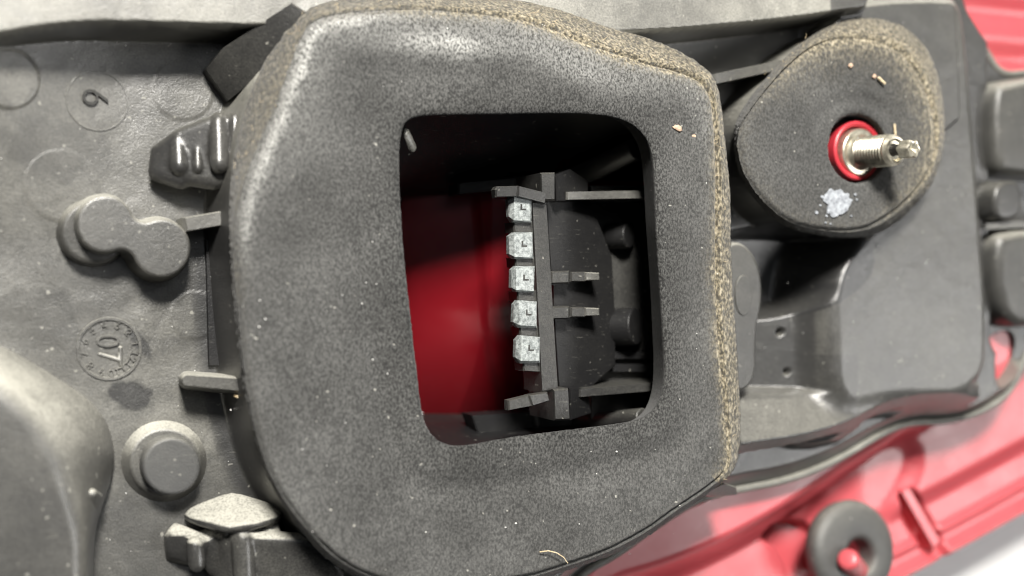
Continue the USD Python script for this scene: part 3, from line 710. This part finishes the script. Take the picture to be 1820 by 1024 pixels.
def bar(a, b, w, ztop, zbot, bevel=0.35, za=None):
    (ax_, ay), (bx, by) = a, b
    d = np.array([bx - ax_, by - ay], float); d /= np.linalg.norm(d); nrm = np.array([-d[1], d[0]]) * w / 2
    return rbox([(ax_ + nrm[0], ay + nrm[1]), (bx + nrm[0], by + nrm[1]), (bx - nrm[0], by - nrm[1]), (ax_ - nrm[0], ay - nrm[1])], ztop, zbot, bevel)
obj('rib', bar((325, 400), (440, 380), 26, -13.2, -21.5, 0.7), 'housing', housing)
obj('rib', hull([q for x, y, r in ((333, 676, 9), (450, 686, 11)) for q in np.vstack([UL(circ(x, y, r, r, 16), -12.2), UL(circ(x, y, r + 4, r + 4, 16), -13.0), UL(circ(x, y, r + 8, r + 8, 16), -21.5)])]), 'housing', housing, label='rounded rib with dusty top edge')

# wall panel beside the gasket, with its corner line
obj('wall_panel', rbox([(365, 425), (470, 425), (470, 652), (371, 652)], -19.6, -22, 0.3), 'inside', housing)

# tab at the top left
obj('bracket', rbox([(366, 122), (398, 84), (519, 4), (550, 24), (476, 122), (407, 178)], [-16.5, -12.0, -6.2, -6.0, -8.6, -16.5], -22, 0.4), 'board', housing, label='slanted bracket tab beside the gasket corner')

# glossy clips
def S(px, py, z, r): return (U(px, py, z), r)
c1 = blob([S(284, 270, -17.5, 1.6), S(283, 305, -17.5, 1.9), S(318, 243, -15.8, 1.4), S(322, 318, -16.2, 1.9)])
c2 = blob([S(325, 240, -15.8, 1.5), S(330, 310, -15.8, 2.0), S(375, 222, -14.6, 1.6), S(378, 318, -14.8, 2.0), S(430, 218, -13.8, 1.6), S(430, 312, -15, 2.0)])
c3 = blob([S(388, 218, -14.4, 1.9), S(390, 292, -11.9, 1.7)])
c5 = blob([S(418, 214, -13.6, 1.5), S(420, 296, -12.0, 1.4)])
c4 = blob([S(317, 256, -16.0, 1.8), S(319, 296, -14.6, 1.7)])
c6 = blob([S(350, 244, -14.8, 0.9), S(352, 300, -13.4, 0.9)])
def union(*a):
    m = a[0]
    for b in a[1:]: m = m + b
    return m
def melt(m, n=14, step=0.55):
    m = m.refine_to_length(step).to_mesh()
    t = trimesh.Trimesh(m.vert_properties[:, :3], m.tri_verts, process=True)
    trimesh.smoothing.filter_taubin(t, lamb=0.6, nu=0.2, iterations=n)
    return t
clip1 = obj('clip', melt(union(c1, c2, c3, c4, c5, c6), 6), 'gloss', housing, smooth=True, label='glossy black rounded clip above the figure-eight boss')
d1 = blob([S(x, y, z - 0.8, 0.85) for x, y, z in ((335, 916, -17.5), (350, 905, -17.3), (408, 884, -17.4), (418, 884, -17.4), (478, 902, -15.8), (494, 912, -14.3), (490, 920, -12.0), (455, 932, -10.6), (402, 939, -10.8), (388, 931, -12.0), (348, 924, -15.0))] + [S(x, y, -21, 0.6) for x, y in ((335, 922), (400, 944), (495, 925), (415, 892))])
d2 = blob([S(405, 950, -14.5, 1.2), S(440, 960, -13.2, 1.6), S(560, 965, -11.6, 1.6), S(596, 1010, -12.2, 1.6), S(430, 1060, -16, 2.0), S(590, 1080, -16, 2.0), S(395, 1010, -18, 1.6)])
d3 = blob([S(x, y, z - 0.8, 0.9) for x, y, z in ((302, 952, -17.6), (312, 938, -18.0), (350, 954, -15.2), (360, 966, -14.6), (354, 998, -16.2), (304, 983, -18.0))] + [S(x, y, -21, 0.6) for x, y in ((296, 960), (312, 936), (368, 962), (368, 1010), (300, 994))])
d4 = blob([S(346, 968, -14.6, 1.5), S(350, 1002, -14.4, 1.6)])
d6 = blob([S(388, 985, -17.6, 1.0), S(392, 1005, -17.6, 1.0), S(380, 1015, -19.6, 1.2)])
d7 = blob([S(360, 960, -18, 1.8), S(430, 950, -17, 2.0), S(480, 940, -15, 2.0), S(430, 1020, -18, 2.0), S(380, 1010, -19, 1.6)])
d5 = blob([S(431, 956, -12.8, 2.0), S(436, 1055, -12.2, 1.9)])
clip2 = obj('clip', melt(union(d1, d2, d3, d4, d5, d6, d7), 20), 'gloss_dusty', housing, smooth=True, label='glossy black clip with a dusty top face at the bottom edge')

# lower left dome: a big rounded socket body
DB = [(-120, 590), (0, 612), (70, 652), (150, 702), (190, 745), (204, 792), (199, 850), (182, 900), (168, 945), (166, 1090), (-120, 1090)]
DS = [(-120, 660), (0, 672), (50, 712), (92, 765), (112, 800), (124, 842), (132, 880), (146, 920), (152, 960), (152, 1090), (-120, 1090)]
DT = [(-120, 700), (-10, 712), (28, 745), (60, 790), (80, 820), (94, 858), (104, 890), (116, 925), (124, 962), (126, 1090), (-120, 1090)]
def cresamp(px, k=3, n=160): return resamp(chaikin(px, k), n)
def lin(A, B, s): return A + (B - A) * s
base = UL(resamp(np.array(DB), 220), -21.5); base2 = UL(resamp(np.array(DB), 220), -18.5)
sh = UL(resamp(np.array(DS), 220), -8.6); tp = UL(resamp(np.array(DT), 220), -7.2)
from scipy.ndimage import gaussian_filter1d
L = [gaussian_filter1d(q, 3.0, axis=0, mode='wrap') for q in (base, base2, lin(base2, sh, .35) + [0, 0, .8], lin(base2, sh, .7) + [0, 0, 1.0], sh, lin(sh, tp, .5) + [0, 0, .35], tp)]
dome = loft([ccw(q) if area(q) > 0 else q[::-1] for q in L], True, False)
dk = np.repeat([0.45, 0.45, 0.25, 0.0, -0.4, 0.1, 0.35], 220)
obj('socket_body', dome, 'housing', housing, smooth=True, attrs={'clean': dk}, label='large rounded socket body in the lower left corner')
obj('nub', blob([S(163, 878, -11.5, 0.9), S(160, 905, -14, 1.1), S(172, 885, -15, 1.0)]), 'housing', housing, smooth=40)

# moulded marks: a ring with 6, a date dial with 07
def conform(m, z0):
    v = m.vertices.copy(); v[:, 2] += fd.at(v[:, 0], v[:, 1]) - z0; m.vertices = v; return m
def flat_ring(cx, cy, r, wid, h, n=64):
    z = FL(cx, cy); c = U(cx, cy, z)
    return conform(ring_lathe((c[0], c[1], z), [(r + wid, -0.3), (r + wid * 0.7, h), (r - wid * 0.7, h), (r - wid, -0.3)], n), z)
def text_at(txt, cx, cy, hgt, rot, depth=0.28, bold=False, sx=1.0):
    z = FL(cx, cy); c = U(cx, cy, z)
    tm = meshkit.text_mesh(txt, hgt, depth + 0.35, bold)
    tm.vertices -= (tm.bounds[0] + tm.bounds[1]) / 2 * [1, 1, 0]
    tm.vertices[:, 0] *= sx
    tm.apply_transform(trimesh.transformations.rotation_matrix(rot, [0, 0, 1]))
    tm.apply_translation((c[0], c[1], z - 0.35)); return conform(tm, z)
obj('mark_ring', flat_ring(173, 179, 5.1, 0.22, 0.2), 'housing', housing, smooth=30)
obj('number_six', text_at('6', 169, 174, 4.2, -math.pi / 2, 0.55), 'gloss', housing, smooth=30)
obj('date_dial', flat_ring(194, 620, 5.2, 0.32, 0.35), 'housing', housing, smooth=30)
obj('date_zero', text_at('0', 192, 606, 3.7, -math.pi / 2, 0.5, sx=0.8), 'housing', housing)
zs_ = FL(194, 632) - 0.15
obj('date_seven', union(*[blob([S(x, y, zs_, 0.42) for x, y in q]) for q in (((214, 619), (214, 648)), ((213, 641), (177, 630)))]), 'housing', housing, smooth=50)
z = FL(194, 620); c = U(194, 620, z)
for k in range(12):
    a = 2 * math.pi * k / 12 + 0.2
    p = c + np.array([math.cos(a), math.sin(a), 0]) * 4.25
    tm = (meshkit.text_mesh(str(k + 1), 1.25, 0.65)); tm.vertices -= (tm.bounds[0] + tm.bounds[1]) / 2 * [1, 1, 0]
    tm.apply_transform(trimesh.transformations.rotation_matrix(a - math.pi / 2, [0, 0, 1])); tm.apply_translation((p[0], p[1], z - 0.3))
    obj('dial_mark', tm, 'housing', housing)

# ---- right side of the housing
obj('rib', rbox([(1268, 132), (1392, 106), (1396, 122), (1270, 150)], [-11, -11.5, -11.5, -11], -22, 0.5), 'housing', housing, label='narrow rib bridging the two gaskets')
PB = [(1285, 440), (1310, 428), (1332, 440), (1350, 470), (1357, 515), (1352, 560), (1345, 585), (1345, 690), (1285, 700)]
obj('boss', pad(PB, -13.5, -22, 0.8, 0.8, 2, foot=0.6), 'housing_clean', housing, label='pear shaped boss against the right edge of the gasket')
obj('boss_disc', pad(circ(1322, 525, 15, 36), -13.2, -14, 0.1, 0.15, 0), 'housing_clean', housing)
obj('wedge', rbox([(1248, 878), (1286, 858), (1310, 866), (1311, 880), (1262, 884)], [-9, -9, -12, -14, -11], -20, 0.3), 'housing_clean', housing)
# end blocks
obj('end_block', pad([(1768, 160), (1790, 142), (1990, 120), (1990, 318), (1790, 312), (1768, 290)], -17.0, -27, 0.8, 2.2, 2), 'housing_clean', housing)
obj('end_block', pad([(1766, 326), (1812, 318), (1818, 352), (1816, 388), (1768, 394)], -15.5, -27, 0.7, 1.1, 2), 'gloss', housing)
obj('end_block', pad([(1768, 420), (1800, 408), (1990, 395), (1990, 560), (1830, 585), (1790, 568), (1772, 520)], -17.0, -27, 0.8, 2.4, 2), 'housing_clean', housing)
obj('end_flange', hull(np.vstack([UL([(1752, 398), (1990, 380), (1990, 396), (1752, 408)], -17.5), UL([(1752, 398), (1990, 380), (1990, 396), (1752, 408)], -27)])), 'housing', housing)

# ---- chamber behind the opening
HZ = np.array([U(x, y, -0.8) for x, y in ray_loop(HOLE, G_C, 240)[1]])
top_loop = np.column_stack([offset(ccw(HZ[:, :2]), 3.6), np.full(240, -8.6)])
mid_px = resamp(chaikin([(690, 345), (800, 345), (880, 341), (1000, 336), (1215, 330), (1215, 734), (1000, 742), (900, 748), (750, 752), (690, 756)], 1), 240)
bot = UL(mid_px, -40.0); bot_deep = -56.0
def by_angle(loop, ref):
    c = np.array([loop[:, 0].mean(), loop[:, 1].mean()])
    tt_ = np.linspace(-math.pi, math.pi, 240, endpoint=False)
    q = loop[:, :2] - c; a = np.arctan2(q[:, 1], q[:, 0]); o = np.argsort(a)
    xs = np.interp(tt_, np.r_[a[o] - 2 * math.pi, a[o], a[o] + 2 * math.pi], np.tile(q[o, 0], 3)); ys = np.interp(tt_, np.r_[a[o] - 2 * math.pi, a[o], a[o] + 2 * math.pi], np.tile(q[o, 1], 3))
    return np.column_stack([xs + c[0], ys + c[1], np.full(240, loop[:, 2].mean())])
A_, B_ = by_angle(top_loop, None), by_angle(bot, None)
ch_loops = [lin(A_, B_, s) for s in np.linspace(0, 1, 12)] + [np.column_stack([B_[:, :2], np.full(240, -59.5)])]
ch = loft([q[::-1] for q in ch_loops], False, False)
thick = [np.column_stack([offset(q[:, :2], 2.0), q[:, 2]]) for q in ch_loops]
chm = trimesh.util.concatenate([ch, loft(thick[::-1], False, False), loft([thick[0], ch_loops[0]], False, False)])
chamber = obj('lamp_chamber', chm, 'inside', lamp, smooth=40, label='dark inner chamber behind the opening')
obj('ledge', rbox([(815, 326), (965, 312), (965, 332), (815, 345)], -30, -36, 0.3), 'inside', chamber)
obj('ledge', rbox([(838, 738), (1010, 728), (1040, 770), (860, 800)], -30, -36, 0.3), 'inside', chamber)

# lens seen through the chamber
fl2 = Field(-45, 60, -48, 50, 0.28, -46.0)
arc = np.array([U(x, y, -40)[:2] for x, y in ((840, 300), (846, 380), (851, 440), (854, 500), (862, 560), (878, 620), (900, 670), (930, 715), (960, 760), (1300, 760), (1300, 300))])
da = sdist(fl2.X, fl2.Y, arc, 2)
xr = U(852, 480, -44)[0]
fl2.Z = -38.5 + 0.36 * np.clip(fl2.X - xr, -40, 0) - 0.0165 * np.clip(6 - fl2.Y, 0, 60) ** 2 + 0.9 * sstep((da + 0.2) / 1.0) + 0.42 * np.clip(da, 0, 14) + 0.55 * np.exp(-(da / 0.55) ** 2)
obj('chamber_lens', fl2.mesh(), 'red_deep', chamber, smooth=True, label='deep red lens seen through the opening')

# ---- connector in the opening
con = obj('connector', rbox([(946, 358), (971, 356), (992, 696), (964, 698)], -11.0, -20.0, 0.4), 'board', lamp, label='black connector block with a row of five metal terminals')
for cx, cy in ((922, 371), (924, 436), (927, 496), (932, 558), (936, 621)):
    cx += 2; w2, h2 = 21, 24
    tm_pts = [(cx - w2, cy - h2 + 8, -11.3), (cx - w2 + 8, cy - h2, -11.1), (cx + w2, cy - h2 + 1, -10.75), (cx + w2, cy + h2, -10.75), (cx - w2 + 8, cy + h2, -11.1), (cx - w2, cy + h2 - 9, -11.3)]
    face = [(cx - w2 + 10, cy - h2 + 4), (cx + w2 - 2, cy - h2 + 4), (cx + w2 - 2, cy + h2 - 3), (cx - w2 + 10, cy + h2 - 4)]
    jt = np.random.default_rng(int(cy))
    tm_pts = [(x + jt.uniform(-1.2, 1.2), y + jt.uniform(-1.2, 1.2), z + jt.uniform(-0.08, 0.08)) for x, y, z in tm_pts]; face = [(x + jt.uniform(-1.2, 1.2), y + jt.uniform(-1, 1)) for x, y in face]
    P_ = [U(x, y, z) for x, y, z in tm_pts] + [U(x, y, -10.35) for x, y in face]
    P_ += [np.array([p[0], p[1], -12.6]) for p in P_[:6]]
    tm = obj('terminal', hull(P_), 'tin', con, smooth=False)
    for sl in ([(cx + 1, cy - 8), (cx + 4, cy - 8), (cx + 4, cy + 3), (cx + 1, cy + 3)], [(cx + 4, cy), (cx + 11, cy), (cx + 11, cy + 3), (cx + 4, cy + 3)]):
        obj('terminal_slot', pad(sl, -10.32, -11, 0, 0, 0), 'gloss', tm)
for cx, cy in ((928, 404), (931, 467), (935, 527), (939, 590), (945, 651)):
    obj('spacer', rbox([(cx - 16, cy - 9), (cx + 22, cy - 11), (cx + 22, cy + 11), (cx - 14, cy + 9)], -11.6, -16, 0.3), 'board', con)
SLAB = [(970, 350), (1010, 330), (1045, 345), (1088, 455), (1094, 560), (1094, 650), (1050, 690), (994, 694)]
def man(t): return m3.Manifold(m3.Mesh(np.asarray(t.vertices, np.float32), np.asarray(t.faces, np.uint32)))
plate_m = man(rbox(SLAB, [-15.5, -15.5, -17, -20, -20, -20, -17, -15.5], -28, 0.3)) - man(rbox([(983, 506), (1025, 507), (1025, 544), (985, 543)], -5, -26.5, 0.05))
obj('plate', plate_m, 'inside', con, label='sloping dark plate right of the terminals')
obj('post', rbox([(961, 307), (987, 306), (987, 357), (963, 357)], -9.6, -22, 0.4), 'board', con)
obj('post_foot', rbox([(988, 310), (1014, 300), (1046, 322), (1046, 360), (990, 358)], [-12, -14, -18, -18, -12], -25, 0.3), 'inside', con)
obj('post', rbox([(984, 692), (1011, 690), (1014, 747), (986, 748)], -9.8, -22, 0.4), 'board', con)
obj('post_foot', rbox([(1012, 690), (1045, 690), (1052, 735), (1015, 747)], [-12, -15, -16, -12], -25, 0.3), 'inside', con)
obj('latch_arm', rbox([(880, 337), (884, 331), (922, 330), (920, 349), (882, 351)], -8.8, -11, 0.3), 'board', con)
obj('latch_arm', rbox([(921, 330), (973, 343), (970, 362), (920, 349)], [-8.8, -9.6, -9.6, -8.8], -11.5, 0.3), 'board', con)
obj('latch_arm', rbox([(903, 712), (940, 703), (946, 722), (904, 730)], -9.0, -11, 0.3), 'board', con)
obj('latch_arm', rbox([(940, 703), (974, 697), (978, 712), (946, 722)], [-9.0, -9.6, -9.6, -9], -11.5, 0.3), 'board', con)
obj('fin', rbox([(1007, 341), (1165, 338), (1165, 352), (1007, 355)], -12.5, -26, 0.25), 'copper_grey' if False else 'housing', con, label='dusty upper fin reaching to the chamber wall')
obj('fin', rbox([(1030, 692), (1195, 678), (1195, 692), (1030, 706)], -13.0, -26, 0.3), 'board', con)
for cy in (493, 556):
    br = obj('bracket', rbox([(978, cy - 11), (1014, cy - 12), (1014, cy + 11), (978, cy + 12)], -11.8, -20, 0.55), 'board', con)
    obj('bracket_step', rbox([(1014, cy - 10), (1042, cy - 10), (1042, cy + 8), (1014, cy + 8)], -13.0, -21, 0.4), 'board', br)
    obj('bracket_tip', rbox([(1040, cy - 9), (1066, cy - 8), (1067, cy + 5), (1040, cy + 6)], -12.7, -20, 0.3), 'housing', br)
# floor of the right half of the chamber and its pegs
flr = obj('chamber_floor', rbox([(1050, 330), (1260, 330), (1260, 760), (1050, 760)], -24.0, -29.0, 0.3), 'board', chamber)
def peg(x0, y0, z0, x1, y1, z1, r, m='inside'):
    obj('peg', rod(U(x0, y0, z0), U(x1, y1, z1), r, seg=32, cap=0.4), m, chamber, smooth=35)
peg(1078, 582, -23.5, 1131, 580, -18.6, 3.8)
peg(1084, 420, -24, 1119, 418, -20.5, 2.7)
peg(1012, 322, -30, 1132, 264, -11.5, 2.2, 'board')
peg(1030, 752, -30, 1144, 742, -12.0, 1.9, 'board')
for y in (632, 655): obj('ridge', rbox([(1085, y - 8), (1215, y - 8), (1215, y + 6), (1085, y + 6)], -22, -27, 0.5), 'inside', chamber)
# torn flash hanging at the upper left corner of the opening
obj('flash_tab', hull([q for x, y, z, r in ((722, 236, -3.5, 6), (733, 262, -4.5, 7)) for q in np.vstack([UL(circ(x, y, r, r * 1.2, 12), z), UL(circ(x, y, r, r, 12), z - 0.8)])]), 'housing', chamber, label='torn grey flash tab at the upper left corner of the opening')

# ---- red lens: flange that shows beyond the housing
lf = Field(-10, 190, -110, 112, 0.45, -39.0)
EDGE = [(1000, 1330), (1560, 1046), (1600, 1028), (1700, 975), (1820, 908), (2300, 640), (2300, -400), (1560, -400), (1400, 500), (1250, 800), (1020, 880), (700, 1330)]
dE = sdist(lf.X, lf.Y, UL(EDGE, -39)[:, :2], 1)
# flat pink band next to the housing, a crease, then a lower channel, then the outer flange
BAND = [(880, 1200), (1040, 1030), (1200, 985), (1330, 925), (1420, 870), (1500, 815), (1560, 770), (1640, 720), (1800, 600), (700, 600)]
lf.set(BAND, -29.5, 10.0, smooth=2)
lf.set([(1420, 940), (1500, 850), (1560, 795), (1600, 805), (1560, 885), (1490, 965), (1440, 1000)], -41.0, 6.0, smooth=2)
lf.set([(1330, 936), (1400, 926), (1446, 955), (1500, 1060), (1400, 1060), (1375, 965)], -44.0, 1.8, smooth=1)
lf.set([(1575, 880), (1598, 868), (1662, 976), (1636, 985)], -42.5, 1.5, smooth=1)
lf.Z += 1.2 * np.exp(-((dE - 6.5) / 1.0) ** 2) + 1.8 * np.exp(-((dE - 1.0) / 1.4) ** 2)
lf.Z += 2.4 * sstep((dE - 13) / 6) * sstep((lf.X - 92) / 14) * (lf.Y < -10)
lf.Z = np.where(dE < 0, lf.Z - 9 * sstep(-dE / 1.4), lf.Z)
lf.set([(1720, 570), (1790, 555), (1840, 580), (1830, 650), (1795, 690), (1750, 700), (1715, 690)], -26.0, 1.0, how='max', at=-26.0)  # red raised under the opening to imitate that reflection
# top right part, flat stripes
lf.Z += 1.2 * np.sin((lf.Y - 48) * 0.55) * sstep((lf.Y - 30) / 10)
lens = obj('lens', lf.mesh(dE > -1.5), 'red', lamp, smooth=True, label='red plastic lens flange beyond the black housing')
obj('fin', rbox([(1600, 870), (1613, 862), (1674, 966), (1662, 978)], -37.0, -43, 0.9), 'red', lens)
peg_a, peg_b = U(1552, 1058, -42), U(1506, 992, -25)
obj('peg', rod(peg_a, peg_b, 3.2, 2.5, 32, 1.2), 'red', lens, smooth=40)

# ================================================================== loose things
gc = U(1512, 978, -31)
gx = (peg_b - peg_a); gx /= np.linalg.norm(gx)
prof = [(3.6, -2.4), (10.2, -3.0), (11.1, -2.2), (11.4, 0.2), (10.9, 1.6), (9.4, 2.4), (6.8, 2.9), (4.9, 2.8), (4.0, 2.3), (3.6, 1.2), (3.6, -2.4)]
gr = ring_lathe(gc, prof, 72, (0.05, 0.12, 1))
gv = gr.vertices.copy(); rad_ = np.linalg.norm((gv - gc)[:, :2], axis=1); kk_ = np.clip((11.3 - rad_) / 8, 0, 1)[:, None]
gv += kk_ * np.array([0.9, -1.3, 0.0]); gr.vertices = gv
tag(obj('rubber_grommet', gr, 'rubber', smooth=60), 'dark grey rubber grommet pushed onto the red peg at the lower right', 'grommet')

def surf(px, py, z=-0.6):
    return U(px, py, z)
def crumb(px, py, z, s, name, label, cat, seed, m='crumb', group=None, stretch=(1, 1, 0.6)):
    b = trimesh.creation.icosphere(2, 1.0)
    v = b.vertices; v *= 0.35 + 1.25 * meshkit.fbm(v * 1.6 + seed * 7.1, 3, seed)[:, None]
    b.vertices = v * np.array(stretch) * s
    b.apply_transform(trimesh.transformations.rotation_matrix(seed * 1.3, [0, 0, 1])); b.apply_translation(U(px, py, z))
    tag(obj(name, b, m, smooth=50), label, cat, group)
crumb(1204, 228, -0.35, 0.85, 'dirt_crumb', 'larger tan dirt crumb on the upper right of the big gasket', 'crumb', 1, stretch=(0.7, 1.1, 0.5))
crumb(1232, 241, -0.35, 0.5, 'dirt_crumb', 'smaller tan dirt crumb beside the larger one on the big gasket', 'crumb', 2)
crumb(1512, 117, -3.0, 0.5, 'dirt_crumb', 'small tan crumb near the top of the bolt gasket', 'crumb', 3)
crumb(1554, 136, -3.0, 0.45, 'dirt_crumb', 'tiny tan crumb left of the straw flake above the bolt', 'crumb', 4)
def stick(pts, r, name, label, cat, m='straw'):
    P = np.array(pts); seg = [blob([(P[i], r), (P[i + 1], r * 0.9)]) for i in range(len(P) - 1)]
    tag(obj(name, union(*seg), m, smooth=50), label, cat)
stick([U(1562, 139, -2.7), U(1572, 148, -2.6)], 0.3, 'straw_flake', 'pale straw flake lying on the foam above the bolt', 'flake')
stick([U(1590, 222, -2.8), U(1592, 246, -2.8)], 0.2, 'straw_flake', 'thin straw flake standing on the foam right of the bolt', 'flake')
stick([U(418, 703, -14), U(434, 709, -12.5)], 0.35, 'straw_splinter', 'straw splinter caught under the left edge of the big gasket', 'splinter')
hp = [U(960, 981, 0.2), U(975, 979, 0.6), U(990, 983, 1.0), U(1002, 991, 1.0), U(1009, 1001, 0.6)]
stick(hp, 0.09, 'fibre', 'curved pale fibre at the bottom edge of the big gasket', 'fibre')

# pale grit strewn over foam and housing
V, F = [], []
octa = trimesh.creation.icosphere(0, 1.0)
r = np.random.default_rng(21)
for k in range(230):
    px, py = r.uniform(0, 1740), r.uniform(30, 1000)
    ing = Polygon(G_FACE).contains(shapely.Point(px, py)); inh = Polygon(HOLE).buffer(6).contains(shapely.Point(px, py))
    if inh: continue
    inb = Polygon(B_FACE).contains(shapely.Point(px, py))
    if ing: p = U(px, py, -0.55)
    elif inb: p = U(px, py, -3.5)
    else:
        zz = -18.0
        for _ in range(8): zz = float(fd.at(*U(px, py, zz)[:2]))
        if zz < -26: continue
        if r.random() < 0.4: continue
        p = U(px, py, zz + 0.05)
    s = r.uniform(0.06, 0.17) * (1.0 if ing else 0.9)
    V.append(octa.vertices * s * r.uniform(0.6, 1.3, 3) + p); F.append(octa.faces + 12 * len(F))
tag(obj('grit', (np.vstack(V), np.vstack(F)), 'speck', smooth=False), 'pale grit specks strewn over the foam and the housing', 'grit', kind='stuff')
